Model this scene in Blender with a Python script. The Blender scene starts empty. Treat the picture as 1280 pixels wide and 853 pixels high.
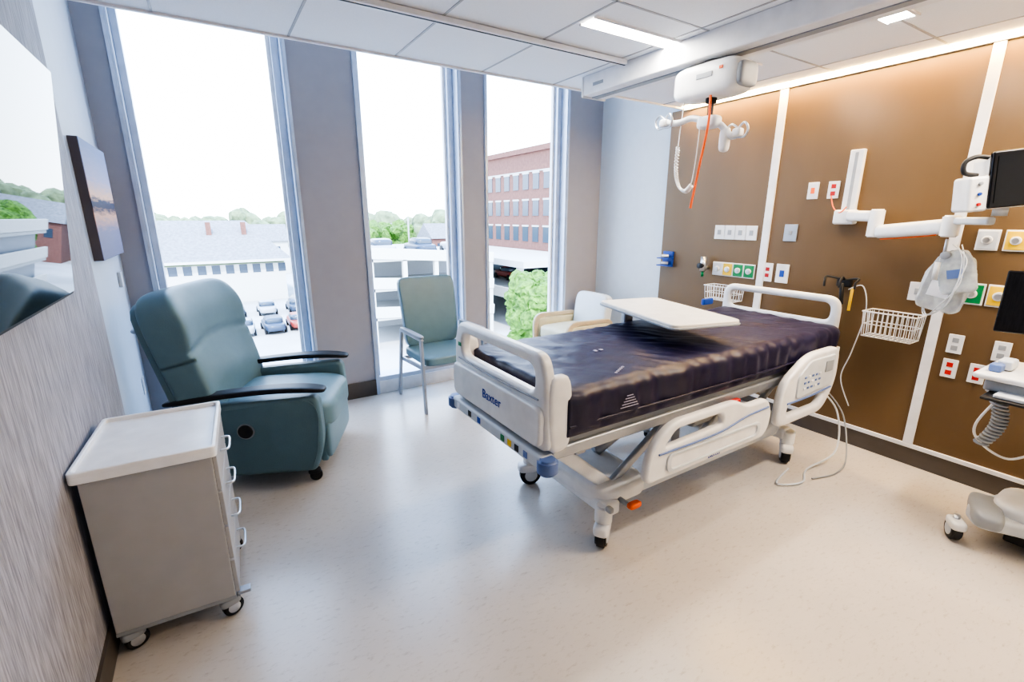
import bpy, bmesh, math, random
from mathutils import Vector, Matrix, noise
random.seed(7)
R=math.radians
COL=bpy.context.scene.collection
# ------------------------------------------------------------------ materials
def mat(name,col,rough=.5,metal=0,var=.06,scale=12,bump=0,bscale=60,emis=None,es=0,coat=0,trans=0,stretch=None,alpha=1):
    m=bpy.data.materials.new(name); m.use_nodes=True
    nt=m.node_tree; b=nt.nodes['Principled BSDF']
    b.inputs['Roughness'].default_value=rough; b.inputs['Metallic'].default_value=metal
    tc=nt.nodes.new('ShaderNodeTexCoord'); mp=nt.nodes.new('ShaderNodeMapping')
    nt.links.new(tc.outputs['Object'],mp.inputs['Vector'])
    if stretch: mp.inputs['Scale'].default_value=stretch
    n=nt.nodes.new('ShaderNodeTexNoise'); n.inputs['Scale'].default_value=scale; n.inputs['Detail'].default_value=4
    nt.links.new(mp.outputs[0],n.inputs['Vector'])
    r=nt.nodes.new('ShaderNodeValToRGB'); c=list(col)
    r.color_ramp.elements[0].position=.3; r.color_ramp.elements[1].position=.7
    r.color_ramp.elements[0].color=[max(0,x*(1-var)) for x in c]+[1]
    r.color_ramp.elements[1].color=[min(1,x*(1+var)) for x in c]+[1]
    nt.links.new(n.outputs['Fac'],r.inputs['Fac']); nt.links.new(r.outputs[0],b.inputs['Base Color'])
    if bump:
        n2=nt.nodes.new('ShaderNodeTexNoise'); n2.inputs['Scale'].default_value=bscale; n2.inputs['Detail'].default_value=5
        nt.links.new(mp.outputs[0],n2.inputs['Vector'])
        bp=nt.nodes.new('ShaderNodeBump'); bp.inputs['Strength'].default_value=bump; bp.inputs['Distance'].default_value=.01
        nt.links.new(n2.outputs['Fac'],bp.inputs['Height']); nt.links.new(bp.outputs[0],b.inputs['Normal'])
    if emis: b.inputs['Emission Color'].default_value=(*emis,1); b.inputs['Emission Strength'].default_value=es
    if coat: b.inputs['Coat Weight'].default_value=coat; b.inputs['Coat Roughness'].default_value=.1
    if trans: b.inputs['Transmission Weight'].default_value=trans
    if alpha<1: b.inputs['Alpha'].default_value=alpha
    return m
PLAST=mat('white_plastic',(.77,.77,.78),.35,coat=.2)
PLAST2=mat('offwhite_plastic',(.60,.63,.67),.4)
GREYP=mat('grey_plastic',(.32,.34,.37),.45)
BLUEGR=mat('bluegrey_plastic',(.12,.19,.42),.4)
BLUE=mat('blue_plastic',(.02,.07,.38),.4)
DARK=mat('dark_rubber',(.016,.016,.018),.5)
BLACK=mat('black_gloss',(.008,.008,.01),.12)
METAL=mat('brushed_metal',(.6,.62,.65),.3,.9)
STEEL=mat('steel_grey',(.40,.42,.46),.4,.6)
WHITEM=mat('painted_white_metal',(.80,.80,.82),.4)
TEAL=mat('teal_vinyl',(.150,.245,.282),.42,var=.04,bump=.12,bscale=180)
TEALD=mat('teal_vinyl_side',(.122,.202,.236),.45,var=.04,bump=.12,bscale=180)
CREAM=mat('cream_vinyl',(.66,.62,.45),.5)
WOOD=mat('maple_wood',(.60,.49,.33),.4,stretch=(1,1,8))
RED=mat('red_plastic',(.5,.02,.02),.4)
GREEN=mat('green_plastic',(.01,.22,.07),.4)
YEL=mat('yellow_plastic',(.8,.52,.02),.4)
ORANGE=mat('orange_strap',(.8,.13,.02),.6)
LABW=mat('label_white',(.8,.8,.85),.5)
LABG=mat('label_lilac',(.42,.40,.54),.5)
# ------------------------------------------------------------------ builders
CUR={'root':None,'inv':None}
def begin(name,loc=(0,0,0),rz=0,world=False):
    e=bpy.data.objects.new(name,None); COL.objects.link(e)
    M=Matrix.Translation(loc)@Matrix.Rotation(rz,4,'Z'); e.matrix_world=M; e.empty_display_size=.1
    CUR['root']=e; CUR['inv']=M.inverted() if world else None
    return e
def end(): CUR['root']=None
def reg(name,me,m,smooth=True,wn=False):
    ob=bpy.data.objects.new(name,me); COL.objects.link(ob)
    if m: me.materials.clear(); me.materials.append(m)
    if smooth:
        for p in me.polygons: p.use_smooth=True
    if wn:
        w=ob.modifiers.new('wn','WEIGHTED_NORMAL'); w.keep_sharp=True
    if CUR['root']:
        ob.parent=CUR['root']
        if CUR['inv']: ob.matrix_parent_inverse=CUR['inv']
    return ob
def box(name,c,s,m,bev=0,seg=3,rot=(0,0,0),MM=None):
    bm=bmesh.new(); bmesh.ops.create_cube(bm,size=1)
    for v in bm.verts: v.co=Vector((v.co.x*s[0],v.co.y*s[1],v.co.z*s[2]))
    if bev: bmesh.ops.bevel(bm,geom=bm.edges[:],offset=min(bev,min(s)*.49),segments=seg,affect='EDGES',profile=.5)
    T=Matrix.Translation(c)@(Matrix.Rotation(rot[2],4,'Z')@Matrix.Rotation(rot[1],4,'Y')@Matrix.Rotation(rot[0],4,'X'))
    if MM: T=MM@T
    bm.transform(T); me=bpy.data.meshes.new(name); bm.to_mesh(me); bm.free()
    return reg(name,me,m,smooth=bool(bev),wn=bool(bev))
def bb(name,x0,x1,y0,y1,z0,z1,m,bev=0,MM=None):
    return box(name,((x0+x1)/2,(y0+y1)/2,(z0+z1)/2),(abs(x1-x0),abs(y1-y0),abs(z1-z0)),m,bev,MM=MM)
def frame(p1,p2):
    d=(Vector(p2)-Vector(p1)); L=d.length
    q=d.to_track_quat('Z','Y').to_matrix().to_4x4()
    return Matrix.Translation((Vector(p1)+Vector(p2))/2)@q,L
def cyl(name,p1,p2,r,m,r2=None,n=24,bev=0):
    T,L=frame(p1,p2); bm=bmesh.new()
    bmesh.ops.create_cone(bm,cap_ends=True,segments=n,radius1=r,radius2=r if r2 is None else r2,depth=L)
    if bev:
        ed=[e for e in bm.edges if abs(e.verts[0].co.z-e.verts[1].co.z)<1e-6 and len([f for f in e.link_faces if len(f.verts)>4])==1]
        bmesh.ops.bevel(bm,geom=ed,offset=bev,segments=3,affect='EDGES')
    bm.transform(T); me=bpy.data.meshes.new(name); bm.to_mesh(me); bm.free()
    return reg(name,me,m,True,True)
def beam(name,p1,p2,w,h,m,bev=.006):
    d=Vector(p2)-Vector(p1); L=d.length; x=d.normalized()
    up=Vector((0,0,1)) if abs(x.z)<.95 else Vector((0,1,0))
    y=up.cross(x).normalized(); z=x.cross(y)
    M=Matrix((( x.x,y.x,z.x,0),(x.y,y.y,z.y,0),(x.z,y.z,z.z,0),(0,0,0,1)))
    M=Matrix.Translation((Vector(p1)+Vector(p2))/2)@M
    return box(name,(0,0,0),(L,w,h),m,bev,MM=M)
def spl(pts,k=8,cyc=False):
    P=[Vector(p) for p in pts]; n=len(P); out=[]
    rng=n if cyc else n-1
    for i in range(rng):
        if cyc: a,b,c,d=P[(i-1)%n],P[i],P[(i+1)%n],P[(i+2)%n]
        else: a,b,c,d=P[max(i-1,0)],P[i],P[i+1],P[min(i+2,n-1)]
        for j in range(k):
            t=j/k
            out.append(.5*((2*b)+(c-a)*t+(2*a-5*b+4*c-d)*t*t+(3*b-a-3*c+d)*t**3))
    if not cyc: out.append(P[-1])
    return out
def curve2mesh(cu,name,m,MM=None,smooth=True,wn=False):
    o=bpy.data.objects.new('tmp',cu); COL.objects.link(o)
    dg=bpy.context.evaluated_depsgraph_get(); dg.update()
    me=bpy.data.meshes.new_from_object(o.evaluated_get(dg)); bpy.data.objects.remove(o)
    me.name=name
    if MM: me.transform(MM)
    return reg(name,me,m,smooth,wn)
def tube(name,pts,r,m,cyc=False,k=8,res=4,rad=None):
    P=spl(pts,k,cyc) if k>1 else [Vector(p) for p in pts]
    cu=bpy.data.curves.new(name,'CURVE'); cu.dimensions='3D'; cu.bevel_depth=r; cu.bevel_resolution=res; cu.use_fill_caps=True
    s=cu.splines.new('POLY'); s.points.add(len(P)-1)
    for i,p in enumerate(P):
        s.points[i].co=(*p,1)
        if rad: s.points[i].radius=rad(i/(len(P)-1))
    s.use_cyclic_u=cyc
    return curve2mesh(cu,name,m)
def rp(pts,r,n=6):
    P=[Vector((p[0],p[1])) for p in pts]; out=[]; N=len(P)
    for i in range(N):
        a,b,c=P[i-1],P[i],P[(i+1)%N]
        rr=pts[i][2] if len(pts[i])>2 else r
        d1=(a-b); d2=(c-b); rr=min(rr,d1.length*.49,d2.length*.49)
        s=b+d1.normalized()*rr; e=b+d2.normalized()*rr
        for j in range(n+1):
            t=j/n; out.append((1-t)**2*s+2*t*(1-t)*b+t*t*e)
    return out
def rrect(x0,x1,y0,y1,r): return rp([(x0,y0),(x1,y0),(x1,y1),(x0,y1)],r)
def plate(name,outer,holes,th,bev,m,MM):
    cu=bpy.data.curves.new(name,'CURVE'); cu.dimensions='2D'; cu.fill_mode='BOTH'
    cu.extrude=max(th/2-bev,.0005); cu.bevel_depth=bev; cu.bevel_resolution=3; cu.offset=-bev
    for L in [outer]+holes:
        s=cu.splines.new('POLY'); s.points.add(len(L)-1)
        for i,p in enumerate(L): s.points[i].co=(p[0],p[1],0,1)
        s.use_cyclic_u=True
    return curve2mesh(cu,name,m,MM,True,True)
def XZ(y): return Matrix(((1,0,0,0),(0,0,-1,y),(0,1,0,0),(0,0,0,1)))
def YZ(x): return Matrix(((0,0,1,x),(1,0,0,0),(0,1,0,0),(0,0,0,1)))
def YZm(x): return Matrix(((0,0,-1,x),(-1,0,0,0),(0,1,0,0),(0,0,0,1)))
def XY(z): return Matrix.Translation((0,0,z))
def pill(name,c,s,m,n=6,rot=(0,0,0),cuts=10,df=None,ns=None):
    bm=bmesh.new(); bmesh.ops.create_cube(bm,size=2)
    bmesh.ops.subdivide_edges(bm,edges=bm.edges[:],cuts=cuts,use_grid_fill=True)
    for v in bm.verts:
        p=v.co; f=1/((abs(p.x)**n+abs(p.y)**n+abs(p.z)**n)**(1/n)); p=p*f
        q=Vector((p.x*s[0]/2,p.y*s[1]/2,p.z*s[2]/2))
        if df: q=df(q,p)
        v.co=q
    T=Matrix.Translation(c)@(Matrix.Rotation(rot[2],4,'Z')@Matrix.Rotation(rot[1],4,'Y')@Matrix.Rotation(rot[0],4,'X'))
    bm.transform(T); me=bpy.data.meshes.new(name); bm.to_mesh(me); bm.free()
    return reg(name,me,m,True)
def text(name,s,size,MM,m,ext=.0006):
    cu=bpy.data.curves.new(name,'FONT'); cu.body=s; cu.size=size; cu.extrude=ext; cu.align_x='CENTER'
    return curve2mesh(cu,name,m,MM,False)
def caster(name,x,y,r=.05,h=.1,m=GREYP,ang=0,body=GREYP):
    dx,dy=math.cos(ang),math.sin(ang); w=r*.42
    px,py=-dy,dx
    cyl(name+'_wheel',(x-px*w,y-py*w,r),(x+px*w,y+py*w,r),r,DARK,bev=r*.15)
    cyl(name+'_hub',(x-px*w*1.1,y-py*w*1.1,r),(x+px*w*1.1,y+py*w*1.1,r),r*.6,m)
    pill(name+'_hood',(x-dx*r*.2,y-dy*r*.2,r*1.75),(r*2.0,r*1.2,r*.9),body,4,rot=(0,0,ang),cuts=5)
    cyl(name+'_stem',(x,y,r*1.7),(x,y,max(h,r*2.1)),r*.28,STEEL)

# ------------------------------------------------------------------ room dims
XL,XR,YB,YF,ZC=-.53,3.92,4.3,-1.6,2.617
XH=3.88; YE=3.15
def floor_mat():
    m=mat('vinyl_floor',(.585,.54,.495),.24,var=.04,scale=3)
    nt=m.node_tree; b=nt.nodes['Principled BSDF']
    tc=nt.nodes.new('ShaderNodeTexCoord'); n=nt.nodes.new('ShaderNodeTexNoise'); n.inputs['Scale'].default_value=22; n.inputs['Detail'].default_value=8
    n.inputs['Roughness'].default_value=.78
    mp=nt.nodes.new('ShaderNodeMapping'); mp.inputs['Rotation'].default_value=(0,0,.6); mp.inputs['Scale'].default_value=(1,2.6,1)
    nt.links.new(tc.outputs['Object'],mp.inputs['Vector']); nt.links.new(mp.outputs[0],n.inputs['Vector'])
    r=nt.nodes.new('ShaderNodeValToRGB'); r.color_ramp.elements[0].position=.33; r.color_ramp.elements[1].position=.46
    r.color_ramp.elements[0].color=(.76,.73,.69,1); r.color_ramp.elements[1].color=(1,1,1,1)
    nt.links.new(n.outputs['Fac'],r.inputs['Fac'])
    mx=nt.nodes.new('ShaderNodeMix'); mx.data_type='RGBA'; mx.blend_type='MULTIPLY'; mx.inputs['Factor'].default_value=1
    src=b.inputs['Base Color'].links[0].from_socket
    nt.links.new(src,mx.inputs['A']); nt.links.new(r.outputs[0],mx.inputs['B']); nt.links.new(mx.outputs['Result'],b.inputs['Base Color'])
    return m
FLOOR=floor_mat()
PIER=mat('grey_paint',(.36,.355,.39),.6,var=.02)
SMOOTH=mat('pale_blue_paint',(.51,.57,.65),.55,var=.02)
RWALL=mat('offwhite_paint',(.69,.74,.78),.55,var=.02)
CEIL=mat('ceiling_tile',(.83,.85,.89),.8,var=.03,scale=200,bump=.1,bscale=300)
GRID=mat('ceiling_grid',(.40,.41,.44),.5)
BASEB=mat('taupe_baseboard',(.10,.085,.075),.45)
FRAME=mat('anodised_aluminium',(.52,.59,.71),.35,.3)
TEXW=mat('textured_wallcovering',(.355,.355,.395),.7,var=.34,scale=5,bump=.5,bscale=9,stretch=(26,26,1.8))
BROWN=mat('bronze_laminate',(.158,.100,.050),.33,.1,var=.07,scale=3,bump=.03,bscale=200,stretch=(1,1,.3))
bb('floor',XL-.1,XR+.1,YF-.1,YB+.2,-.1,0,FLOOR)
bb('ceiling',XL-.1,XR+.1,YF-.1,YE,ZC,ZC+.15,CEIL)
bb('trim_1',XL,XR,YE,YE+.02,ZC-.012,ZC+.16,WHITEM)
bb('wall_pocket_top',XL-.1,XR+.1,YE-.3,YB+.3,3.3,3.4,WHITEM)
bb('wall_pocket_inner',XL-.1,XR+.1,YE-.1,YE-.02,ZC+.15,3.3,WHITEM)
bb('wall_left_textured',XL-.15,XL+.004,YF,3.26,0,ZC,TEXW)
bb('wall_left',XL-.15,XL,3.26,YB+.3,0,3.3,SMOOTH)
bb('wall_right',XR,XR+.15,YF,YB+.3,0,3.3,RWALL)
bb('wall_rear',XL-.1,XR+.1,YF-.15,YF,0,ZC,RWALL)
bb('wall_right_cladding',XH,XR,YF,3.30,0,ZC-.01,BROWN)
bb('baseboard_right',XH-.012,XH,YF,3.30,0,.125,BASEB)
bb('trim_2',XH-.02,XH,YF,3.30,.125,.15,WHITEM)
bb('trim_3',XH-.018,XH,2.205,2.265,.15,2.60,WHITEM,.004)
bb('trim_4',XH-.018,XH,1.02,1.075,.15,2.60,WHITEM,.004)
bb('baseboard_left',XL,XL+.016,YF,YB,0,.12,BASEB)
bb('trim_6',XH-.03,XR,YF,3.15,ZC-.022,ZC,WHITEM)
# window wall
GZ0,GZ1=.15,3.15
openings=[(-.36,.67),(1.20,2.13),(2.42,3.42)]
edges=[XL-.1,-.36,.67,1.20,2.13,2.42,3.42,XR+.1]
for i in range(0,8,2): bb('wall_window_pier_%d'%(i//2+1),edges[i],edges[i+1],YB,YB+.3,0,3.3,PIER)
for i,(a,b) in enumerate([(XL,-.38),(.69,1.18),(2.15,2.40),(3.44,XR)]):
    bb('baseboard_window_%d'%(i+1),a,b,YB-.014,YB,0,.15,BASEB)
for i,(a,b) in enumerate(openings):
    begin('window_%d'%(i+1),((a+b)/2,YB+.1,0),world=True)
    bb('sill',a,b,YB,YB+.3,0,GZ0-.03,WHITEM); bb('head',a,b,YB,YB+.3,GZ1+.05,3.3,WHITEM)
    bb('jamb_1',a,a+.012,YB-.01,YB+.22,.0,3.25,FRAME); bb('jamb_2',b-.012,b,YB-.01,YB+.22,.0,3.25,FRAME)
    bb('stile_1',a+.012,a+.055,YB+.09,YB+.2,.1,3.25,FRAME,.003); bb('stile_2',b-.065,b-.012,YB+.09,YB+.2,.1,3.25,FRAME,.003)
    bb('bead_1',b-.09,b-.065,YB+.14,YB+.18,.1,3.25,WHITEM,.002)
    bb('casing_1',a-.02,a,YB-.02,YB,.0,3.25,FRAME); bb('casing_2',b,b+.02,YB-.02,YB,.0,3.25,FRAME)
    bb('bottom_rail',a,b,YB+.02,YB+.2,GZ0-.05,GZ0+.01,FRAME,.003)
    end()
# ceiling grid
k=0
for y in (2.47,1.86,1.25,.64,.03,-.58):
    k+=1; bb('ceiling_grid_%d'%k,XL,XH-.09,y-.006,y+.006,ZC-.003,ZC+.001,GRID)
for x in (-.08,.53,1.14,1.75,2.36,2.97,3.58):
    k+=1; bb('ceiling_grid_%d'%k,x-.006,x+.006,YF,YE,ZC-.003,ZC+.001,GRID)
# lights : cove + recessed
LWARM=mat('warm_led',(1,1,1),.5,emis=(1,.64,.22),es=66)
LCOOL=mat('white_led',(1,1,1),.5,emis=(1,.94,.85),es=46)
bb('cove_light',XH-.085,XH-.032,YF+.1,3.12,ZC-.012,ZC-.001,LWARM)
begin('recessed_ceiling_light',(2.4,2.1,ZC),world=True)
bb('diffuser',1.8,3.2,2.05,2.15,ZC-.006,ZC-.001,LCOOL); bb('rim_1',1.78,3.22,2.035,2.05,ZC-.01,ZC,WHITEM); bb('rim_2',1.78,3.22,2.15,2.165,ZC-.01,ZC,WHITEM); end()
begin('recessed_ceiling_light',(2.9,1.25,ZC),world=True)
bb('diffuser',2.66,3.1,1.18,1.30,ZC-.006,ZC-.001,LCOOL); bb('rim_1',2.65,3.11,1.165,1.18,ZC-.01,ZC,WHITEM); bb('rim_2',2.65,3.11,1.30,1.315,ZC-.01,ZC,WHITEM); end()
def area(name,loc,sx,sy,pw,col,rot=(0,0,0)):
    l=bpy.data.lights.new(name,'AREA'); l.shape='RECTANGLE'; l.size=sx; l.size_y=sy; l.energy=pw; l.color=col
    o=bpy.data.objects.new(name,l); COL.objects.link(o); o.location=loc; o.rotation_euler=rot; return o
area('ceiling_lamp_glow',(2.95,.15,ZC-.02),1.2,.12,52,(1,.88,.75))
for i,(a,b) in enumerate(openings):
    p=area('window_portal_%d'%(i+1),((a+b)/2,YB+.25,1.6),b-a,3.1,1,(1,1,1),(R(-90),0,0)); p.data.cycles.is_portal=True

# ------------------------------------------------------------------ hospital bed
def wrinkle(p,a):
    v=Vector((p.x*2.2,p.y*5,p.z*6)); v2=Vector((p.x*7,p.y*9,p.z*4+3)); v3=Vector((p.x*11+p.y*7,p.y*3-p.x*2,p.z*2+9))
    return a*(noise.noise(v)*.9+abs(noise.noise(v2))*.8+.45*(1-abs(noise.noise(v3))*3.5))
begin('hospital_bed',(2.3,1.86,0),world=True)
MATT=mat('purple_nylon',(.0145,.0115,.044),.42,var=.12,scale=6,bump=.16,bscale=22,stretch=(1,2,1))
def mattress():
    X0,X1,Y0,Y1,Z0,Z1=1.15,3.46,1.40,2.29,.745,.952
    ring=rp([(Y0,Z0,.03),(Y1,Z0,.03),(Y1,Z1,.06),(Y0,Z1,.06)],.05,5)
    D=[]
    for i in range(len(ring)):
        a=ring[i];b=ring[(i+1)%len(ring)];L=(b-a).length;n=max(1,int(L/.014))
        for j in range(n): D.append(a+(b-a)*(j/n))
    cx=Vector(((Y0+Y1)/2,(Z0+Z1)/2)); me=bpy.data.meshes.new('mattress'); V=[];F=[]
    NX=190
    rings=[(X0+.0,.0),(X0,.5),(X0,.93),(X0+.008,.975)]+[(X0+(X1-X0)*i/NX,1) for i in range(1,NX)]+[(X1-.008,.975),(X1,.93),(X1,.5),(X1,0)]
    for x,sc in rings:
        for q in D:
            r=cx+(q-cx)*sc
            p=Vector((x,r.x,r.y)); n=(q-cx); nn=Vector((0,n.x*.25,n.y)).normalized()
            side=abs(q.x-Y0)<.03 or abs(q.x-Y1)<.03
            w=wrinkle(p,.0085)
            if side: w+=.006*math.sin(p.x*21+2*noise.noise(p*3))+.005*math.sin(p.x*47+5*noise.noise(p*2))+.006*noise.noise(Vector((p.x*14,0,p.z*5)))
            if side: nn=Vector((0,1 if n.x>0 else -1,0))
            if q.y<Z0+.02: w=0
            p+=nn*w*(1 if sc>.9 else .3)
            V.append(p)
    n=len(D)
    for i in range(len(rings)-1):
        for j in range(n):
            F.append((i*n+j,i*n+(j+1)%n,(i+1)*n+(j+1)%n,(i+1)*n+j))
    me.from_pydata(V,[],F); me.update()
    bm=bmesh.new(); bm.from_mesh(me); bmesh.ops.remove_doubles(bm,verts=bm.verts[:],dist=.0005); bmesh.ops.recalc_face_normals(bm,faces=bm.faces[:]); bm.to_mesh(me); bm.free()
    reg('mattress',me,MATT,True)
mattress()
tube('mattress_piping',[(1.17,1.402,.80),(2.3,1.388,.80),(3.44,1.402,.80)],.006,MATT)
for i,(x,y,w,h) in enumerate([(1.36,2.02,.045,.03),(1.36,1.95,.022,.022),(1.66,1.80,.02,.018),(1.70,1.80,.018,.018)]):
    box('mattress_label_%d'%(i+1),(x,y,.964),(h,w,.004),LABG)
for i in range(5): box('mattress_print_%d'%(i+1),(1.50+i*.022,1.48+i*.012,.961),(.012,.01,.004),LABG)
for i in range(5): box('mattress_sidetext_%d'%(i+1),(1.50,1.386,.83+i*.013),(.11-i*.018,.003,.003),LABG)
# foot board
fb=rp([(1.41,.70,.05),(2.26,.70,.05),(2.25,1.02,.1),(2.21,1.12,.10),(1.46,1.12,.10),(1.42,1.02,.1)],.08,8)
plate('foot_board',fb,[rp([(1.50,.945),(2.17,.945),(2.16,1.065),(1.51,1.065)],.055,6)],.055,.018,PLAST,YZ(1.085))
plate('foot_board_skirt',rrect(1.43,2.24,.72,.90,.05),[],.03,.012,PLAST,YZ(1.05))
for y in (1.435,2.235): pill('foot_board_corner',(1.13,y,.86),(.12,.06,.34),PLAST,4,cuts=6)
text('foot_board_logo','Baxter',.065,YZm(1.033)@Matrix.Translation((-1.82,.80,0)),BLUE)
tube('foot_board_groove',[(1.055,1.47,.925),(1.053,1.86,.918),(1.055,2.2,.925)],.004,GREYP)
box('foot_board_tag',(1.056,2.19,1.0),(.003,.03,.02),GREEN)
bb('foot_bumper',1.035,1.13,1.42,2.26,.625,.69,PLAST2,.015)
for i,(y,m) in enumerate([(2.18,LABW),(2.05,DARK),(1.95,BLUE),(1.72,GREEN),(1.66,YEL),(1.60,DARK),(1.53,BLUEGR)]):
    box('sticker_%d'%(i+1),(1.034,y,.658),(.003,.03,.03),m)
for y in (1.41,2.27): cyl('bumper_roller',(1.065,y,.615),(1.065,y,.685),.045,BLUEGR,bev=.012)
# deck
bb('deck',1.13,3.46,1.44,2.25,.70,.75,GREYP,.008)
bb('deck_rail_1',1.10,3.48,1.42,1.47,.655,.71,STEEL,.01); bb('deck_rail_2',1.10,3.48,2.22,2.27,.655,.71,STEEL,.01)
bb('under_frame_1',1.25,3.4,1.60,1.66,.60,.67,PLAST2,.01); bb('under_frame_2',1.25,3.4,2.06,2.12,.60,.67,PLAST2,.01)
for x in (1.3,2.0,2.75,3.35): bb('cross_member',x-.03,x+.03,1.47,2.22,.61,.66,STEEL,.008)
# base
for y in (1.58,2.16): bb('base_rail',1.55,3.2,y-.03,y+.03,.20,.275,PLAST2,.012)
for x in (1.56,3.19):
    bb('base_cross',x-.05,x+.05,1.5,2.26,.17,.25,PLAST,.02)
pill('base_end_cover',(1.68,1.87,.25),(.36,.70,.12),PLAST,5,cuts=8)
pill('base_head_cover',(3.05,1.87,.26),(.4,.66,.14),PLAST2,5,cuts=8)
for i,(x,y) in enumerate([(1.52,1.53),(1.54,2.22),(3.19,1.50),(3.19,2.22)]):
    caster('caster_%d'%(i+1),x,y,.067,.2,PLAST2,R(35 if y<2 else -20),PLAST)
    cyl('caster_mount_%d'%(i+1),(x,y,.14),(x,y,.24),.045,PLAST,bev=.01)
for y in (1.63,2.11):
    beam('lift_arm_a',(1.20,y,.64),(1.66,y,.24),.05,.07,PLAST,.015)
    beam('lift_arm_b',(2.75,y,.64),(2.3,y,.24),.05,.06,PLAST2,.015)
    beam('lift_arm_c',(1.62,y-.02,.27),(2.15,y-.02,.62),.035,.045,STEEL,.01)
    beam('lift_arm_d',(2.7,y-.02,.25),(3.2,y-.02,.62),.035,.045,STEEL,.01)
cyl('actuator',(1.75,1.86,.33),(2.45,1.86,.6),.035,STEEL)
cyl('brake_pedal',(1.62,1.43,.24),(1.62,1.53,.24),.014,STEEL); pill('brake_pedal_pad',(1.64,1.44,.245),(.08,.04,.03),ORANGE,4,cuts=4); pill('brake_pedal_pad_2',(1.5,1.47,.25),(.03,.04,.03),GREYP,4,cuts=4)
bb('motor_box',2.3,2.75,1.62,2.1,.42,.6,GREYP,.03)
box('red_release_handle',(2.33,1.40,.66),(.09,.03,.04),RED,.008)
# foot side rail
sr=rp([(1.58,.42,.06),(2.58,.42,.07),(2.62,.56,.07),(2.56,.66,.05),(2.36,.66,.05),(2.26,.71,.06),(1.74,.71,.1),(1.60,.60,.1)],.06,7)
h1=rp([(1.70,.585),(2.16,.60),(2.14,.665),(1.78,.665)],.035,6)
plate('foot_side_rail',sr,[h1],.045,.016,PLAST,XZ(1.355))
plate('foot_side_rail_recess',rp([(1.72,.45),(2.5,.45),(2.5,.54),(1.72,.55)],.04,6),[rp([(1.75,.465),(2.47,.465),(2.47,.525),(1.75,.535)],.03,6)],.012,.004,PLAST2,XZ(1.33))
tube('foot_side_rail_stripe',[(1.66,1.329,.565),(2.1,1.328,.565),(2.35,1.328,.60),(2.56,1.329,.61)],.005,BLUEGR)
text('side_rail_logo','Baxter',.04,XZ(1.3315)@Matrix.Translation((2.1,.435,0)),BLUE)
plate('far_foot_side_rail',sr,[h1],.045,.016,PLAST,XZ(2.325))
for x in (1.85,2.35): beam('rail_link',(x,1.39,.48),(x+.08,1.46,.66),.04,.03,STEEL)
# head side rail
hr=rp([(2.67,.44,.08),(3.20,.44,.08),(3.33,.62,.1),(3.31,.86,.08),(2.95,.86,.1),(2.69,.72,.1)],.06,7)
hh=rp([(2.77,.50),(3.15,.50),(3.21,.57),(2.77,.57)],.03,6)
plate('head_side_rail',hr,[hh],.05,.018,PLAST,XZ(1.35))
plate('control_panel',rp([(2.83,.60),(3.25,.62),(3.25,.82),(2.95,.82),(2.83,.74)],.03,6),[],.02,.006,PLAST2,XZ(1.325))
box('control_screen',(3.17,1.312,.755),(.09,.004,.07),GREYP,.002)
for i in range(5):
    for j in range(3): box('control_button',(2.90+i*.042,1.3125,.655+j*.035),(.022,.004,.014),BLUEGR if (i+j)%3 else LABW,.002)
tube('head_rail_stripe',[(2.75,1.323,.585),(3.0,1.322,.585),(3.25,1.323,.60)],.006,BLUEGR)
plate('far_head_side_rail',hr,[hh],.05,.018,PLAST,XZ(2.325))
# head board
hb=rp([(1.44,.74,.05),(2.30,.74,.05),(2.30,1.14,.1),(1.44,1.14,.1)],.1,8)
plate('head_board',hb,[rp([(1.50,.97),(2.24,.97),(2.24,1.09),(1.50,1.09)],.05,6)],.05,.022,PLAST,YZ(3.50))
for y in (1.44,2.28): cyl('iv_socket',(3.50,y,.6),(3.50,y,.8),.03,PLAST2)
box('blue_handle',(3.30,2.31,1.0),(.12,.03,.05),BLUE,.01)
tube('power_cord',[(3.4,1.5,.55),(3.55,1.38,.35),(3.45,1.3,.1),(3.2,1.35,.012),(3.0,1.28,.012),(2.85,1.36,.012),(3.1,1.42,.012)],.006,PLAST2)
tube('power_cord_2',[(3.5,1.46,.5),(3.62,1.36,.3),(3.5,1.25,.05),(3.3,1.22,.012),(3.1,1.27,.012)],.005,GREYP)
end()

# ------------------------------------------------------------------ overbed table
begin('overbed_table',(2.33,1.94,0),R(-14))
TT=mat('table_laminate',(.74,.71,.66),.35)
plate('table_top',rrect(-.225,.225,-.42,.40,.05),[],.028,.008,TT,XY(1.085))
plate('table_edge_band',rrect(-.232,.232,-.427,.407,.055),[],.012,.004,GREYP,XY(1.076))
bb('top_bracket',-.08,.08,.0,.41,1.03,1.068,DARK,.01)
bb('column',-.03,.04,.375,.425,.1,1.04,STEEL,.01)
bb('column_sleeve',-.04,.05,.37,.435,.1,.62,PLAST2,.01)
bb('base_bar',-.28,.28,.37,.45,.075,.115,PLAST2,.012)
for x in (-.26,.26):
    bb('base_foot',x-.02,x+.02,.05,.45,.07,.105,PLAST2,.01)
    for y in (.08,.42): caster('wheel',x,y,.032,.075,GREYP,.5)
end()

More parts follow.
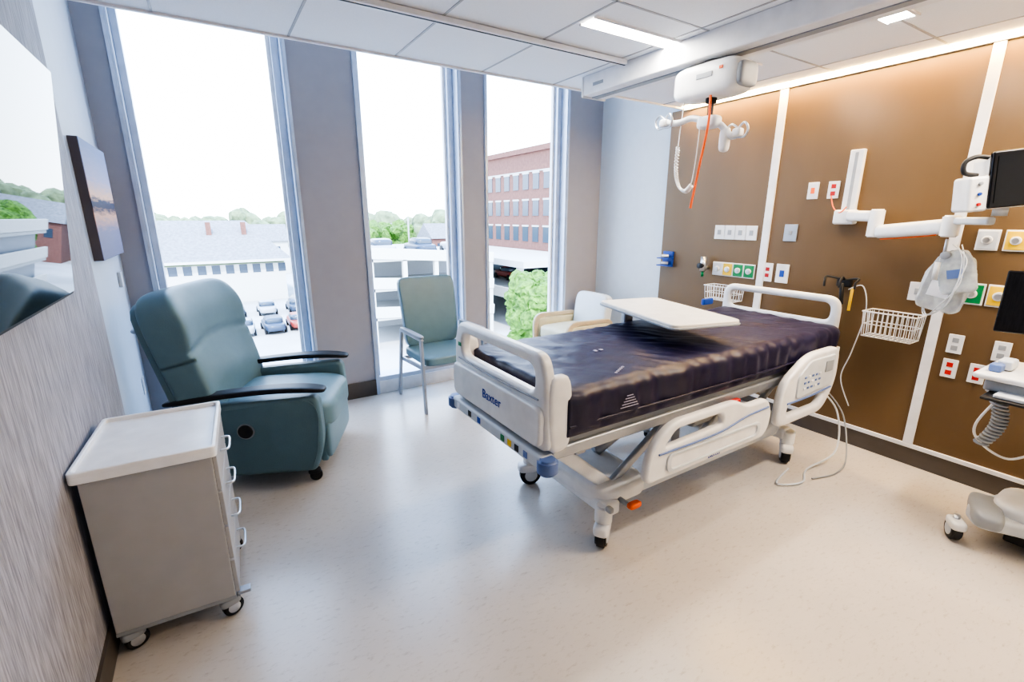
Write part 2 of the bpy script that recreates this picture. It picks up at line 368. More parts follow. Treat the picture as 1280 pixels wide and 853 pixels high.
# ------------------------------------------------------------------ recliner
begin('recliner_chair',(.23,3.44,0),R(-24))
def side_outline(): return rp([(-.40,.10,.03),(.36,.10,.04),(.42,.30,.2),(.41,.60,.06),(-.05,.575,.2),(-.42,.545,.05)],.05,8)
for sg,nm in ((-1,'near'),(1,'far')):
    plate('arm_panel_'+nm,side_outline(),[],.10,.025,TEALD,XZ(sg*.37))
    def df(q,p,sg=sg):
        t=p.x; z=.02*(1-t*t)-.022*max(0,t)**3+.035*t
        return Vector((q.x,q.y*(1+.15*p.x),q.z+z))
    pill('arm_cap_'+nm,(-.01,sg*.37,.615),(.92,.105,.036),DARK,5,cuts=14,df=df)
    tube('arm_seam_'+nm,[(-.38,sg*.421,.515),(-.05,sg*.421,.545),(.36,sg*.421,.565),(.385,sg*.421,.30),(.34,sg*.421,.13)],.0025,TEALD)
cyl('recline_knob',(-.02,-.422,.40),(-.02,-.435,.40),.042,DARK,bev=.004); cyl('knob_ring',(-.02,-.421,.40),(-.02,-.424,.40),.05,STEEL)
def seat_df(q,p): return Vector((q.x,q.y,q.z+.025*(1-p.x*p.x)*(1-p.y*p.y)-(.03*max(0,p.x)**4)))
pill('seat_cushion',(.11,0,.44),(.70,.64,.18),TEAL,7,cuts=14,df=seat_df)
plate('front_panel',rrect(-.315,.315,.11,.37,.02),[],.04,.01,TEAL,YZ(.385))
pill('foot_rest_pad',(.40,0,.25),(.07,.63,.26),TEAL,8,cuts=8)
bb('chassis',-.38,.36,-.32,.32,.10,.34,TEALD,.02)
def back_df(q,p):
    z=q.z; x=q.x; fr=max(0,min(1,p.x*2))
    wing=.05*abs(p.y)**3*fr
    bulge=.035*(1-p.y*p.y)*fr*math.exp(-((p.z+.35)/.35)**2)
    head=.03*fr*math.exp(-((p.z-.55)/.3)**2)
    crease=-.022*fr*math.exp(-((p.z-.12-.06*(1-p.y*p.y))/.03)**2)
    y=q.y*(1-.03*max(0,-p.z))
    z=z-.03*abs(p.y)**4*(1 if p.z>0 else 0)
    return Vector((x+wing+bulge+head+crease,y,z))
pill('back_rest',(-.365,0,.835),(.19,.83,.83),TEAL,7,rot=(0,R(-14),0),cuts=34,df=back_df)
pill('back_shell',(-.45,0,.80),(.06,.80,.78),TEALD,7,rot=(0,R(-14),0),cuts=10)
for i,(x,y) in enumerate([(.33,-.34),(.33,.34),(-.34,-.34),(-.34,.34)]): caster('caster_%d'%(i+1),x,y,.038,.11,DARK,0.3,DARK)
tube('push_bar',[(-.58,-.25,1.0),(-.63,-.22,1.0),(-.63,.22,1.0),(-.58,.25,1.0)],.012,STEEL)
end()

# ------------------------------------------------------------------ guest chair
begin('guest_chair',(1.69,3.88,0),R(2))
w=.30
for sg,nm in ((-1,'l'),(1,'r')):
    x=sg*w
    beam('front_leg_'+nm,(x,-.27,0),(x,-.23,.64),.024,.04,STEEL,.006)
    beam('rear_leg_'+nm,(x,.33,0),(x,.20,.66),.024,.04,STEEL,.006)
    beam('arm_rail_'+nm,(x,-.26,.65),(x,.22,.655),.03,.022,STEEL,.008)
    pill('arm_pad_'+nm,(x,-.03,.675),(.46,.05,.028),GREYP,5,rot=(0,0,R(90)),cuts=6)
    beam('seat_rail_'+nm,(x*.97,-.24,.40),(x*.97,.24,.38),.02,.035,STEEL,.005)
beam('front_rail',(-w,-.22,.40),(w,-.22,.40),.02,.035,STEEL,.005); beam('rear_rail',(-w,.24,.38),(w,.24,.38),.02,.035,STEEL,.005)
pill('seat',(0,-.02,.455),(.56,.54,.085),TEAL,7,cuts=10)
def bd(q,p): return Vector((q.x*(1+.03*p.z),q.y-.03*(p.x*p.x)+.02*(p.z*p.z),q.z))
pill('back_rest',(0,.27,.80),(.54,.075,.64),TEAL,10,rot=(R(-10),0,0),cuts=14,df=bd)
for sg in (-1,1): beam('back_bracket',(sg*.2,.25,.40),(sg*.2,.27,.62),.03,.012,STEEL,.003)
end()
# ------------------------------------------------------------------ cream armchair beyond bed
begin('cream_armchair',(3.27,3.92,0),R(180))
for sg in (-1,1):
    plate('arm_frame',rp([(-.33,.0,.02),(-.29,.0,.02),(-.28,.56,.1),(.27,.57,.12),(.28,0,.02),(.32,0,.02),(.33,.62,.14),(-.30,.60,.1)],.05,6),[],.04,.01,WOOD,XZ(sg*.29))
    plate('arm_upholstery',rp([(-.27,.2),(.27,.2),(.27,.565),(-.27,.555)],.05),[],.05,.015,CREAM,XZ(sg*.29))
pill('seat',(0.02,0,.42),(.56,.52,.16),CREAM,6)
pill('back_rest',(-.27,0,.60),(.12,.52,.48),RWALL,6,rot=(0,R(-8),0))
end()

# ------------------------------------------------------------------ bedside cabinet (drawer cart)
begin('bedside_cabinet',(-.287,2.28,0),R(-3))
CAB=mat('light_grey_laminate',(.405,.41,.425),.45,var=.03)
CABW=mat('white_tray_top',(.85,.86,.88),.3)
hx,hy=.200,.25
bb('body',-hx,hx,-hy,hy,.105,.755,CAB,.004)
plate('tray_base',rrect(-hx-.02,hx+.02,-hy-.02,hy+.02,.02),[],.03,.006,CABW,XY(.77))
plate('tray_lip',rrect(-hx-.02,hx+.02,-hy-.02,hy+.02,.02),[rrect(-hx-.004,hx+.004,-hy-.004,hy+.004,.015)],.022,.005,CABW,XY(.79))
for i,(z0,z1) in enumerate([(.60,.745),(.44,.59),(.28,.43),(.115,.27)]):
    bb('drawer_%d'%(i+1),hx,hx+.016,-hy+.008,hy-.008,z0,z1,CAB,.003)
    zc=(z0+z1)/2+.02
    tube('handle_%d'%(i+1),[(hx+.014,-.07,zc),(hx+.045,-.065,zc),(hx+.05,0,zc),(hx+.045,.065,zc),(hx+.014,.07,zc)],.005,METAL)
bb('base_plate',-hx,hx,-hy,hy,.09,.106,GREYP)
for i,(x,y) in enumerate([(hx-.02,-hy+.03),(-hx+.05,-hy+.03),(hx-.02,hy-.03),(-hx+.05,hy-.03)]): caster('caster_%d'%(i+1),x,y,.04,.095,METAL,.4,GREYP)
box('lock_pedal',(hx+.03,-hy+.03,.10),(.05,.04,.015),STEEL,.004)
end()

# ------------------------------------------------------------------ television
begin('television',(-.45,1.9,1.76),world=True)
SCREEN=mat('screen_glass',(.006,.007,.01),.015)
Mt=Matrix.Translation((-.462,1.88,1.765))@Matrix.Rotation(R(5.5),4,'Y')
box('panel',(-.012,0,0),(.03,1.50,.85),DARK,.006,MM=Mt)
box('screen',(.0045,0,.004),(.003,1.485,.832),SCREEN,MM=Mt)
box('mount',(-.04,0,0),(.05,.5,.4),DARK,.006,MM=Mt)
end()
# ------------------------------------------------------------------ canvas picture
def sunset():
    m=mat('sunset_canvas',(.3,.3,.4),.8)
    nt=m.node_tree; b=nt.nodes['Principled BSDF']
    tc=nt.nodes.new('ShaderNodeTexCoord'); sx=nt.nodes.new('ShaderNodeSeparateXYZ'); nt.links.new(tc.outputs['Generated'],sx.inputs[0])
    n=nt.nodes.new('ShaderNodeTexNoise'); n.inputs['Scale'].default_value=5; mp=nt.nodes.new('ShaderNodeMapping'); mp.inputs['Scale'].default_value=(1,1,7)
    nt.links.new(tc.outputs['Generated'],mp.inputs[0]); nt.links.new(mp.outputs[0],n.inputs['Vector'])
    ma=nt.nodes.new('ShaderNodeMath'); ma.operation='MULTIPLY_ADD'; ma.inputs[1].default_value=.12; nt.links.new(n.outputs['Fac'],ma.inputs[0]); nt.links.new(sx.outputs[2],ma.inputs[2])
    r=nt.nodes.new('ShaderNodeValToRGB'); cr=r.color_ramp
    data=[(0,(.16,.16,.25)),(.3,(.22,.21,.31)),(.44,(.66,.36,.24)),(.50,(.05,.04,.07)),(.56,(.06,.06,.11)),(.6,(.80,.50,.34)),(.75,(.42,.39,.52)),(1,(.25,.31,.48))]
    cr.elements[0].position=0; cr.elements[0].color=(*data[0][1],1); cr.elements[1].position=1; cr.elements[1].color=(*data[-1][1],1)
    for p,c in data[1:-1]: e=cr.elements.new(p); e.color=(*c,1)
    nt.links.new(ma.outputs[0],r.inputs[0]); nt.links.new(r.outputs[0],b.inputs['Base Color']); return m
begin('canvas_picture',(XL,3.7,1.74),world=True)
bb('stretcher',XL,XL+.04,3.37,4.14,1.42,2.05,mat('canvas_edge',(.12,.11,.13),.8)); bb('canvas',XL+.04,XL+.043,3.37,4.14,1.42,2.05,sunset()); end()
bb('thermostat',XL,XL+.02,4.0,4.07,1.2,1.3,PLAST2,.004)
begin('power_outlet',(XL,4.12,.4),world=True); bb('plate',XL,XL+.006,4.08,4.15,.42,.54,PLAST,.002); bb('socket',XL+.006,XL+.008,4.10,4.13,.44,.52,PLAST2); end()

# ------------------------------------------------------------------ patient lift on ceiling rail
begin('ceiling_lift_rail',(2.52,1,2.54),world=True)
bb('rail_body',2.42,2.63,YF,2.88,2.49,ZC,WHITEM,.008); bb('rail_slot',2.50,2.55,YF,2.87,2.484,2.492,GREYP)
bb('end_cap',2.415,2.635,2.87,2.89,2.48,ZC-.003,PLAST,.006); box('end_label',(2.47,2.892,2.54),(.04,.003,.03),GREYP)
box('rail_label',(2.418,2.72,2.545),(.003,.10,.02),GREYP)
end()
begin('curtain_track',(1.5,2.45,ZC),world=True)
bb('track',.1,2.40,2.43,2.475,ZC-.03,ZC-.003,WHITEM,.004); bb('slot',.1,2.40,2.447,2.458,ZC-.032,ZC-.029,DARK); end()
begin('patient_lift',(2.5,1.88,2.4),world=True)
pill('motor_housing',(2.52,1.88,2.385),(.20,.42,.18),PLAST,5,cuts=12)
box('housing_badge',(2.418,1.86,2.40),(.004,.1,.025),GREYP,.001); box('status_light',(2.42,1.76,2.42),(.006,.02,.015),ORANGE)
pill('housing_end',(2.52,1.675,2.38),(.15,.05,.12),GREYP,5,cuts=5)
cyl('trolley',(2.52,1.88,2.46),(2.52,1.88,2.5),.05,STEEL)
cyl('belt_guide',(2.5,1.86,2.27),(2.5,1.86,2.32),.03,DARK)
box('lift_belt',(2.5,1.86,2.25),(.006,.035,.14),DARK)
pill('spreader_hub',(2.5,1.86,2.17),(.08,.13,.07),PLAST2,4,cuts=6)
tube('spreader_bar_1',[(2.5,1.86,2.17),(2.48,1.96,2.205),(2.46,2.04,2.19),(2.44,2.13,2.20)],.018,PLAST)
tube('spreader_bar_2',[(2.5,1.86,2.17),(2.52,1.80,2.15),(2.53,1.74,2.09),(2.54,1.70,2.10)],.018,PLAST)
pill('spreader_drop',(2.53,1.77,2.07),(.05,.05,.13),PLAST,4,cuts=5)
for i,(x,y,z) in enumerate([(2.44,2.13,2.2),(2.54,1.70,2.10)]):
    pill('bar_end_%d'%(i+1),(x,y,z),(.05,.05,.045),PLAST,4,cuts=5)
    tube('hook_%d'%(i+1),[(x,y,z+.02),(x,y+.04,z+.045),(x,y+.07,z+.02),(x,y+.05,z-.025),(x,y,z-.025)],.006,METAL)
    tube('hook_b_%d'%(i+1),[(x,y,z+.02),(x-.01,y-.04,z+.045),(x-.01,y-.065,z+.01),(x,y-.04,z-.025),(x,y,z-.025)],.006,METAL)
tube('orange_strap',[(2.45,1.83,2.30),(2.44,1.82,2.15),(2.44,1.85,1.95),(2.43,1.88,1.70)],.007,ORANGE)
tube('hand_control_cord',[(2.47,2.02,2.3),(2.47,2.04,2.0),(2.47,2.02,1.86),(2.47,1.98,1.80),(2.46,1.92,1.82),(2.45,1.89,1.95),(2.45,1.88,2.15)],.003,PLAST)
co=[]
P=spl([(2.46,2.03,2.05),(2.46,2.03,1.92),(2.46,2.0,1.83),(2.46,1.95,1.80),(2.46,1.91,1.83)],10)
for i in range(420):
    t=i/419*(len(P)-1); j=min(int(t),len(P)-2); q=P[j].lerp(P[j+1],t-j); a=i/419*34*2*math.pi
    co.append((q.x+.012*math.cos(a),q.y+.008*math.sin(a),q.z+.010*math.sin(a)))
tube('coiled_cord',co,.0032,PLAST,k=1,res=2)
end()

# ------------------------------------------------------------------ headwall fittings
def wplate(nm,y,z,w,h,ins=None,im=None,t=.012):
    begin(nm,(XH,y,z),world=True)
    bb('cover_plate',XH-t,XH,y-w/2,y+w/2,z-h/2,z+h/2,PLAST,.003)
    if ins=='outlet':
        for dz in (-.025,.025): box('socket',(XH-t-.001,y,z+dz),(.004,.032,.03),im,.002)
    elif ins=='gas':
        box('faceplate',(XH-t-.002,y,z),(.006,w*.86,h*.86),im,.003)
        cyl('port_ring',(XH-t-.016,y,z),(XH-t,y,z),w*.24,PLAST,bev=.002); cyl('port',(XH-t-.022,y,z),(XH-t-.016,y,z),w*.15,METAL)
    elif ins=='btn': box('button',(XH-t-.002,y,z),(.006,w*.35,h*.35),im,.002)
    end()
wplate('light_switch',1.92,1.84,.075,.12,'btn',ORANGE)
wplate('power_outlet',1.78,1.84,.075,.12,'outlet',RED)
begin('dimmer_switch',(XH,2.04,1.53),world=True); bb('cover_plate',XH-.012,XH,1.99,2.09,1.465,1.595,STEEL,.003); box('toggle',(XH-.016,2.04,1.53),(.008,.02,.03),GREYP,.002); end()
for i,y in enumerate((2.66,2.56,2.46,2.36)): wplate('data_outlet',y,1.52,.095,.12,'btn',GREYP)
for y,m in ((2.64,PLAST2),(2.54,YEL),(2.44,GREEN),(2.34,GREEN)): wplate('medical_gas_outlet',y,1.20,.10,.12,'gas',m)
wplate('nurse_call_panel',2.18,1.21,.08,.15,'outlet',RED); wplate('code_button_panel',2.06,1.21,.10,.15,'btn',BLUE)
for y,m in ((.90,PLAST2),(.78,YEL),(.66,YEL)): wplate('medical_gas_outlet',y,1.52,.10,.12,'gas',m)
for y,m in ((.91,GREEN),(.79,YEL),(.67,PLAST2)): wplate('medical_gas_outlet',y,1.20,.11,.13,'gas',m)
wplate('power_outlet',.93,.88,.075,.12,'outlet',GREYP); wplate('power_outlet',.93,.72,.075,.12,'outlet',RED)
wplate('power_outlet',.80,.72,.075,.12,'outlet',RED); wplate('power_outlet',.72,.88,.075,.12,'outlet',GREYP)
wplate('data_outlet',1.17,1.18,.10,.12,'btn',GREYP)
begin('oxygen_flowmeter',(XH,2.74,1.25),world=True)
cyl('body',(XH-.07,2.75,1.17),(XH-.07,2.75,1.30),.026,METAL); cyl('nut',(XH-.07,2.75,1.20),(XH,2.75,1.20),.018,METAL); cyl('knob',(XH-.12,2.76,1.22),(XH-.07,2.75,1.22),.024,DARK); cyl('nipple',(XH-.07,2.75,1.12),(XH-.07,2.75,1.17),.012,GREEN); end()
def basket(nm,y0,y1,z0,z1,d):
    begin(nm,(XH,(y0+y1)/2,z0),world=True)
    x1=XH-.01; x0=XH-d
    for z in (z1,z0+(z1-z0)*.5,z0): 
        i=.0 if z==z1 else .012
        tube('rim_%.2f'%z,[(x0+i,y0+i,z),(x1,y0+i,z),(x1,y1-i,z),(x0+i,y1-i,z)],.005 if z==z1 else .003,WHITEM,cyc=True,k=1,res=2)
    n=10
    for i in range(n+1):
        y=y0+.012+(y1-y0-.024)*i/n
        tube('wire_f%d'%i,[(x0,y,z1),(x0+.012,y,z0),(x1,y,z0),(x1,y,z1)],.0028,WHITEM,k=1,res=1)
    for i in range(5):
        x=x0+.012+(x1-x0-.012)*i/4
        tube('wire_s%d'%i,[(x,y0,z1),(x,y0+.012,z0),(x,y1-.012,z0),(x,y1,z1)],.0028,WHITEM,k=1,res=1)
    end()
basket('wire_basket',2.36,2.66,.94,1.06,.15)
basket('wire_basket',1.10,1.40,.86,1.03,.16)
begin('glove_holder',(XH,3.2,1.26),world=True)
bb('bracket',XH-.02,XH,3.14,3.26,1.17,1.32,BLUE,.004)
for z in (1.20,1.27): 
    bb('shelf',XH-.10,XH-.02,3.13,3.27,z-.02,z-.01,BLUE,.002); cyl('ring',(XH-.06,3.2,z-.01),(XH-.06,3.2,z+.02),.035,PLAST)
end()
begin('otoscope_holder',(XH,1.6,1.2),world=True)
bb('mount',XH-.03,XH,1.55,1.65,1.16,1.22,DARK,.01)
for y in (1.50,1.60,1.70): tube('hook',[(XH-.02,1.6,1.21),(XH-.06,y,1.23),(XH-.09,y,1.20),(XH-.09,y,1.16)],.008,DARK)
cyl('handle',(XH-.06,1.58,1.04),(XH-.06,1.60,1.19),.014,DARK); cyl('handle_2',(XH-.05,1.53,1.0),(XH-.05,1.53,1.16),.009,YEL)
tube('cable',[(XH-.06,1.55,1.15),(XH-.04,1.47,1.18),(XH-.03,1.43,1.0),(XH-.03,1.47,.7),(XH-.05,1.5,.5),(XH-.04,1.42,.3)],.004,PLAST2)
tube('hose',[(XH-.06,1.58,1.04),(XH-.07,1.6,.9),(XH-.05,1.57,.7),(XH-.06,1.62,.55)],.007,DARK)
end()
# monitor arm + vital signs monitor
begin('articulated_support_arm',(XH,1.65,1.8),world=True)
bb('rail',XH-.035,XH,1.61,1.70,1.62,2.10,PLAST,.008); bb('rail_groove',XH-.037,XH-.034,1.645,1.665,1.64,2.08,GREYP)
bb('slider',XH-.09,XH-.03,1.58,1.72,1.60,1.70,PLAST,.015)
beam('link_1',(XH-.08,1.62,1.66),(3.74,1.44,1.655),.07,.07,PLAST,.02)
cyl('knuckle_1',(3.74,1.43,1.52),(3.74,1.43,1.70),.042,PLAST,bev=.008)
beam('link_2',(3.74,1.42,1.555),(3.54,1.0,1.60),.065,.085,PLAST,.03)
cyl('knuckle_2',(3.54,.99,1.54),(3.54,.99,1.66),.042,PLAST,bev=.008)
beam('link_3',(3.54,.99,1.63),(3.44,.80,1.63),.05,.04,PLAST2,.012)
tube('red_cable',[(XH-.03,1.78,1.80),(XH-.06,1.74,1.72),(XH-.09,1.68,1.68),(XH-.09,1.64,1.72)],.004,ORANGE)
tube('yellow_cable',[(3.72,1.38,1.51),(3.66,1.2,1.53),(3.55,1.05,1.55)],.004,ORANGE)
end()
begin('vital_signs_monitor',(3.44,.74,1.81),R(0))
Mm=Matrix.Rotation(R(42),4,'Z')@Matrix.Rotation(R(-6),4,'X')
box('case',(0.02,0,.02),(.16,.30,.26),PLAST,.03,MM=Mm)
box('screen_bezel',(-.065,-.0,.03),(.03,.31,.27),BLACK,.01,MM=Mm)
box('screen',(-.082,0,.03),(.003,.27,.22),SCREEN,MM=Mm)
box('module',(.0,.19,-.03),(.14,.09,.17),PLAST,.015,MM=Mm)
for j in range(3): cyl('connector_%d'%(j+1),tuple(Mm@Vector((-.07,.19,-.08+j*.05))),tuple(Mm@Vector((-.08,.19,-.08+j*.05))),.008,[RED,BLUE,GREYP][j])
tube('handle',[tuple(Mm@Vector(p)) for p in [(-.02,.14,.14),(-.02,.19,.15),(-.02,.235,.13),(-.02,.235,.08),(-.02,.18,.06)]],.011,DARK)
cyl('neck',(.0,.04,-.155),(.0,.04,-.1),.03,PLAST2)
end()
begin('iv_fluid_bag',(3.6,1.0,1.3),world=True)
BAG=mat('clear_vinyl_bag',(.80,.85,.92),.10,trans=.62,var=.15,scale=30,bump=.5,bscale=22)
def bag(q,p): return Vector((q.x*(1-.6*max(0,p.z)),q.y*(1-.35*max(0,p.z)**2)+.01*noise.noise(p*3),q.z+.012*noise.noise(p*2)))
pill('bag_1',(3.62,.97,1.28),(.05,.22,.34),BAG,6,cuts=14,df=bag,rot=(R(10),0,0)); pill('bag_2',(3.55,.92,1.35),(.04,.16,.24),BAG,6,cuts=14,df=bag,rot=(R(-14),0,0))
box('bag_label',(3.59,.99,1.24),(.003,.10,.09),LABW,rot=(R(10),0,0)); box('bag_label_2',(3.526,.92,1.34),(.003,.07,.05),BLUEGR,rot=(R(-14),0,0))
for j in range(3):
    r=random.random
    tube('tubing_%d'%j,[(3.57,.93+.02*j,1.5),(3.52,.88+.04*r(),1.42),(3.5,.88+.04*r(),1.28),(3.53,.93+.05*r(),1.15),(3.60,1.02+.03*r(),1.08),(3.65,1.07,1.14)],.003,PLAST2)
cyl('hanger',(3.54,.99,1.44),(3.54,.99,1.53),.008,METAL)
cyl('clip',(3.57,.98,1.44),(3.52,.98,1.44),.022,GREYP); cyl('drip_chamber',(3.51,1.0,1.30),(3.51,1.0,1.40),.014,PLAST2)
end()
# workstation on wheels
begin('computer_workstation_cart',(3.35,.36,0),world=True)
plate('base',rp([(3.10,.50,.05),(3.22,.58,.05),(3.55,.50,.06),(3.62,.1,.05),(3.45,.0,.05),(3.2,.05,.06),(3.22,.28,.1)],.05,6),[],.07,.02,PLAST2,XY(.15))
pill('base_cover',(3.38,.30,.2),(.34,.40,.10),PLAST,4,cuts=8)
pill('base_leg_1',(3.22,.50,.175),(.30,.12,.09),GREYP,4,rot=(0,0,R(20)),cuts=7)
bb('base_battery',3.25,3.5,.10,.42,.04,.13,DARK,.01)
for i,(x,y) in enumerate([(3.13,.58),(3.2,.06),(3.58,.50),(3.58,.06)]): caster('caster_%d'%(i+1),x,y,.055,.14,PLAST2,.6,PLAST)
bb('column',3.40,3.50,.26,.34,.2,1.15,METAL,.012)
bb('work_surface',3.12,3.55,.16,.66,.88,.91,PLAST,.012)
bb('drawer',3.16,3.5,.2,.62,.82,.875,GREYP,.01)
bb('keyboard_tray',3.05,3.3,.18,.60,.80,.815,DARK,.006)
bb('keyboard',3.07,3.24,.2,.56,.816,.832,PLAST2,.004)
box('scanner',(3.30,.58,.94),(.10,.06,.05),PLAST2,.012)
box('scanner_2',(3.22,.60,.93),(.06,.05,.04),BLUEGR,.01)
box('monitor',(3.40,.42,1.24),(.03,.52,.31),BLACK,.008,rot=(0,0,R(12))); box('monitor_screen',(3.383,.418,1.24),(.003,.49,.28),SCREEN,rot=(0,0,R(12)))
bb('monitor_stand',3.43,3.47,.27,.33,1.1,1.3,DARK,.006)
hx=[]
for i in range(200):
    t=i/199; a=t*16*2*math.pi; hx.append((3.28+.028*math.cos(a),.60+.028*math.sin(a)-.05*math.sin(3.1*t),.80-.30*t+.0))
tube('spiral_cord',hx,.007,GREYP,k=1,res=2)
tube('cable_1',[(3.3,.56,.8),(3.22,.62,.62),(3.3,.6,.5),(3.4,.5,.42),(3.45,.4,.5)],.006,PLAST)
end()

# ------------------------------------------------------------------ exterior
GZ=-9
ASPH=mat('concrete_ground',(.42,.42,.42),.9,var=.2,scale=.12)
ROOF=mat('shingle_roof',(.20,.21,.23),.9,var=.2,scale=3)
WHB=mat('white_siding',(.55,.55,.53),.8)
BRICK=mat('red_brick',(.19,.088,.070),.85,var=.15,scale=3)
GLASSD=mat('dark_glazing',(.05,.07,.10),.2)
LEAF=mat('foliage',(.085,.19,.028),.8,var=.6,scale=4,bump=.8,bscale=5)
LEAF2=mat('hazed_foliage',(.17,.22,.12),.9,var=.45,scale=.5)  # distance haze put into the colour: paler, greyer green than the near leaves
TRUNK=mat('bark',(.12,.08,.05),.9)
CONC=mat('garage_concrete',(.46,.46,.45),.8)
bb('ground_outside',-300,400,YB+.4,420,GZ-.3,GZ,ASPH)
begin('white_building',(0,75,GZ),world=True)
bb('siding',-14,8.3,70,84,GZ,-3.6,WHB)
me=bpy.data.meshes.new('hip_roof'); x0,x1,y0,y1=-15,9.2,69.2,84.8; ze,zr=-3.6,1.2
me.from_pydata([(x0,y0,ze),(x1,y0,ze),(x1,y1,ze),(x0,y1,ze),(x0+6,77,zr),(x1-4.5,77,zr)],[],[(0,1,5,4),(1,2,5),(2,3,4,5),(3,0,4),(0,3,2,1)]); reg('hip_roof',me,ROOF,False)
bb('gutter',x0,x1,y0-.1,y0+.1,ze-.3,ze,WHB)
for i in range(12): bb('pane_%d'%i,-9+i*1.5,-8.1+i*1.5,69.95,70.02,-5.3,-4.2,GLASSD)
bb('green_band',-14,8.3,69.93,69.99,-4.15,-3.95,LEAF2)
for x in (-6,0,4): bb('roof_vent',x,x+.6,74,74.6,-1,1.0,BRICK)
end()
begin('brick_office_building',(40,55,GZ),world=True)
bb('facade',34,55,38,72,GZ,9.6,BRICK); bb('cornice',33.7,55,37.7,72.3,9.1,9.7,BRICK); bb('band',33.9,34,38,72,6.9,7.05,CONC)
for r in range(5):
    z=6.8-r*3.1
    for i in range(15):
        y=39+i*2.2; bb('pane',33.93,34.02,y,y+1.2,z-1.9,z-.1,GLASSD); bb('lintel',33.9,34.02,y-.1,y+1.3,z-.1,z+.1,CONC)
end()
begin('parking_canopy',(30,48,GZ),world=True)
bb('roof_slab',24,33.9,36,62,-2.9,-2.3,CONC); bb('deck_slab',24,33.4,36,62,-6.0,-5.5,CONC); bb('parapet',23.9,24.1,36,62,-6.0,-5.0,CONC)
bb('back',33.5,33.9,36,62,GZ,-2.9,GLASSD)
for y in range(37,62,6): bb('column',24.2,24.7,y,y+.5,GZ,-2.9,CONC)
end()
begin('parking_garage',(18,45,GZ),world=True)
for i,z in enumerate((-1.6,-4.0,-6.4)):
    bb('level_%d'%i,10.5,22,38,58,z-.25,z,CONC); beam('spandrel_f%d'%i,(10.4,38,z+.5),(22,38,z-.3),.2,.9,WHB,.01); beam('spandrel_s%d'%i,(10.5,38,z+.5),(10.5,58,z+.5),.2,.9,WHB,.01)
bb('core',11,21.5,46,57,GZ,-1.9,GREYP)
for x in (10.6,13.4,16.2,19,21.6): bb('column',x,x+.35,38,38.4,GZ,-1.6,WHB)
for x in (11,15.5,20): cyl('lamp_post',(x,42,-1.6),(x,42,1.6),.07,GREYP); 
end()
def car(loc,m,rz=0):
    begin('parked_car',loc,rz)
    pill('body',(0,0,.62),(4.4,1.8,.75),m,5,cuts=6)
    pill('cabin',(-.2,0,1.1),(2.3,1.6,.75),GLASSD,4,cuts=6); pill('roof',(-.2,0,1.42),(1.5,1.4,.12),m,4,cuts=4)
    for x in (-1.4,1.4):
        for y in (-.85,.85): cyl('wheel',(x,y-.1,.32),(x,y+.1,.32),.32,DARK)
    end()
BLUEC=mat('blue_car_paint',(.04,.06,.10),.3); REDC=mat('red_car_paint',(.30,.05,.04),.3); SILC=mat('silver_car_paint',(.35,.37,.4),.3)
car((1.8,50,GZ),SILC,R(88)); car((4.3,50,GZ),BLUEC,R(92)); car((6.6,50.5,GZ),REDC,R(90)); car((-1,51,GZ),SILC,R(90)); car((30,48.3,-5.5),REDC,R(90))
for i in range(4): car((-1.5+i*3.1,60,GZ),[SILC,BLUEC,SILC,BLUEC][i],R(90))
for i in range(3): car((12.5+i*3.6,41,-1.6),[SILC,BLUEC,SILC][i],R(90))
def tree(loc,rad,h,m,nm='tree',n=9,sub=3):
    begin(nm,loc)
    cyl('trunk',(0,0,0),(0,0,h*.6),rad*.09,TRUNK,rad*.05,n=10)
    bm=bmesh.new()
    for i in range(n):
        a=random.random()*6.28; rr=rad*.6*random.random()**.5; z=h*.42+(h*.5)*random.random()
        M=Matrix.Translation((rr*math.cos(a),rr*math.sin(a),z)); bmesh.ops.create_icosphere(bm,subdivisions=sub,radius=rad*random.uniform(.3,.5)*(1.15 if n<50 else .85),matrix=M)
    for v in bm.verts:
        d=noise.noise_vector(v.co*1.4/rad*2)*rad*.12+noise.noise_vector(v.co*5)*.18*min(1,rad/2); v.co+=d
    me=bpy.data.meshes.new('crown'); bm.to_mesh(me); bm.free(); reg('crown',me,m,False); end()
tree((15.3,21.6,GZ),1.95,7.6,LEAF,n=90,sub=4)
tree((18.5,23,GZ),2.0,6.5,LEAF,n=20,sub=3)
for i in range(60):
    ang=-14+i*1.2; d=random.uniform(135,190); x=d*math.sin(R(ang)); y=d*math.cos(R(ang))
    tree((x,y,GZ),random.uniform(4,6.5),random.uniform(9.0,12),LEAF2,n=9,sub=2)
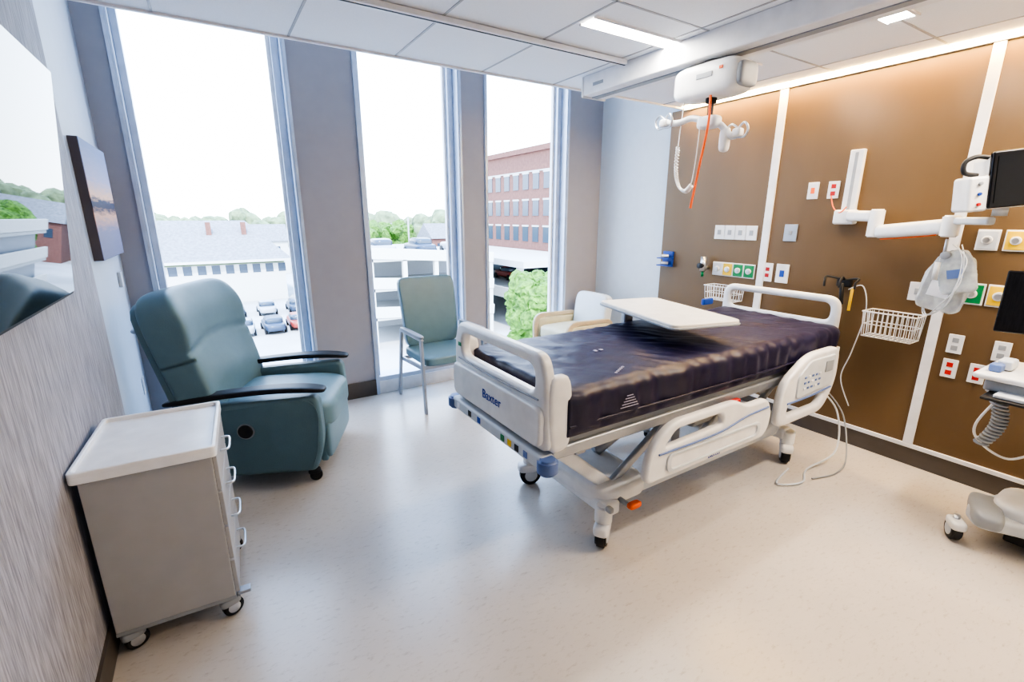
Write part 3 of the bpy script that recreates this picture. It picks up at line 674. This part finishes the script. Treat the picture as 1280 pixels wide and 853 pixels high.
for x,y,h in ((16,70,9.0),(20,72,10.0),(24,74,9.6),(27,77,10),(18,67,8.6)): tree((x,y,GZ),2.8,h,LEAF,n=18,sub=3)
for i in range(9):
    x=-24+i*11+random.random()*3; y=98+random.random()*12
    begin('distant_cottage',(x,y,GZ)); bb('siding',-4,4,-4,4,0,6.2,WHB if i%2 else BRICK)
    for j in range(3): bb('pane',-3+j*2.3,-2+j*2.3,-4.05,-3.98,3.8,5.2,GLASSD)
    me=bpy.data.meshes.new('roof'); me.from_pydata([(-4.4,-4.4,6.2),(4.4,-4.4,6.2),(4.4,4.4,6.2),(-4.4,4.4,6.2),(-4.4,0,9.3),(4.4,0,9.3)],[],[(0,1,5,4),(2,3,4,5),(1,2,5),(3,0,4)]); reg('roof',me,ROOF,False); end()
# ------------------------------------------------------------------ world, sun
w=bpy.data.worlds.new('World'); bpy.context.scene.world=w; w.use_nodes=True; nt=w.node_tree; bg=nt.nodes['Background']
tc=nt.nodes.new('ShaderNodeTexCoord'); sx=nt.nodes.new('ShaderNodeSeparateXYZ'); r=nt.nodes.new('ShaderNodeValToRGB')
nt.links.new(tc.outputs['Generated'],sx.inputs[0]); nt.links.new(sx.outputs[2],r.inputs[0]); nt.links.new(r.outputs[0],bg.inputs[0])
r.color_ramp.elements[0].position=0; r.color_ramp.elements[0].color=(.80,.90,1,1); r.color_ramp.elements[1].position=.8; r.color_ramp.elements[1].color=(.36,.59,1,1)
bg.inputs[1].default_value=6.2
s=bpy.data.lights.new('sun','SUN'); s.energy=5; s.angle=R(.6); s.color=(1,.96,.9); so=bpy.data.objects.new('sun',s); COL.objects.link(so); so.rotation_euler=(R(38),R(-12),R(0))
# ------------------------------------------------------------------ camera
cam=bpy.data.cameras.new('camera'); co_=bpy.data.objects.new('camera',cam); COL.objects.link(co_)
cam.sensor_width=36; cam.lens=590/1280*36; cam.clip_start=.02; cam.clip_end=2000
co_.location=(0,0,1.65); co_.rotation_euler=(R(90-14.72),0,R(-32.3))
bpy.context.scene.camera=co_
vs=bpy.context.scene.view_settings
vs.view_transform='AgX'; vs.look='AgX - High Contrast'; vs.exposure=.5
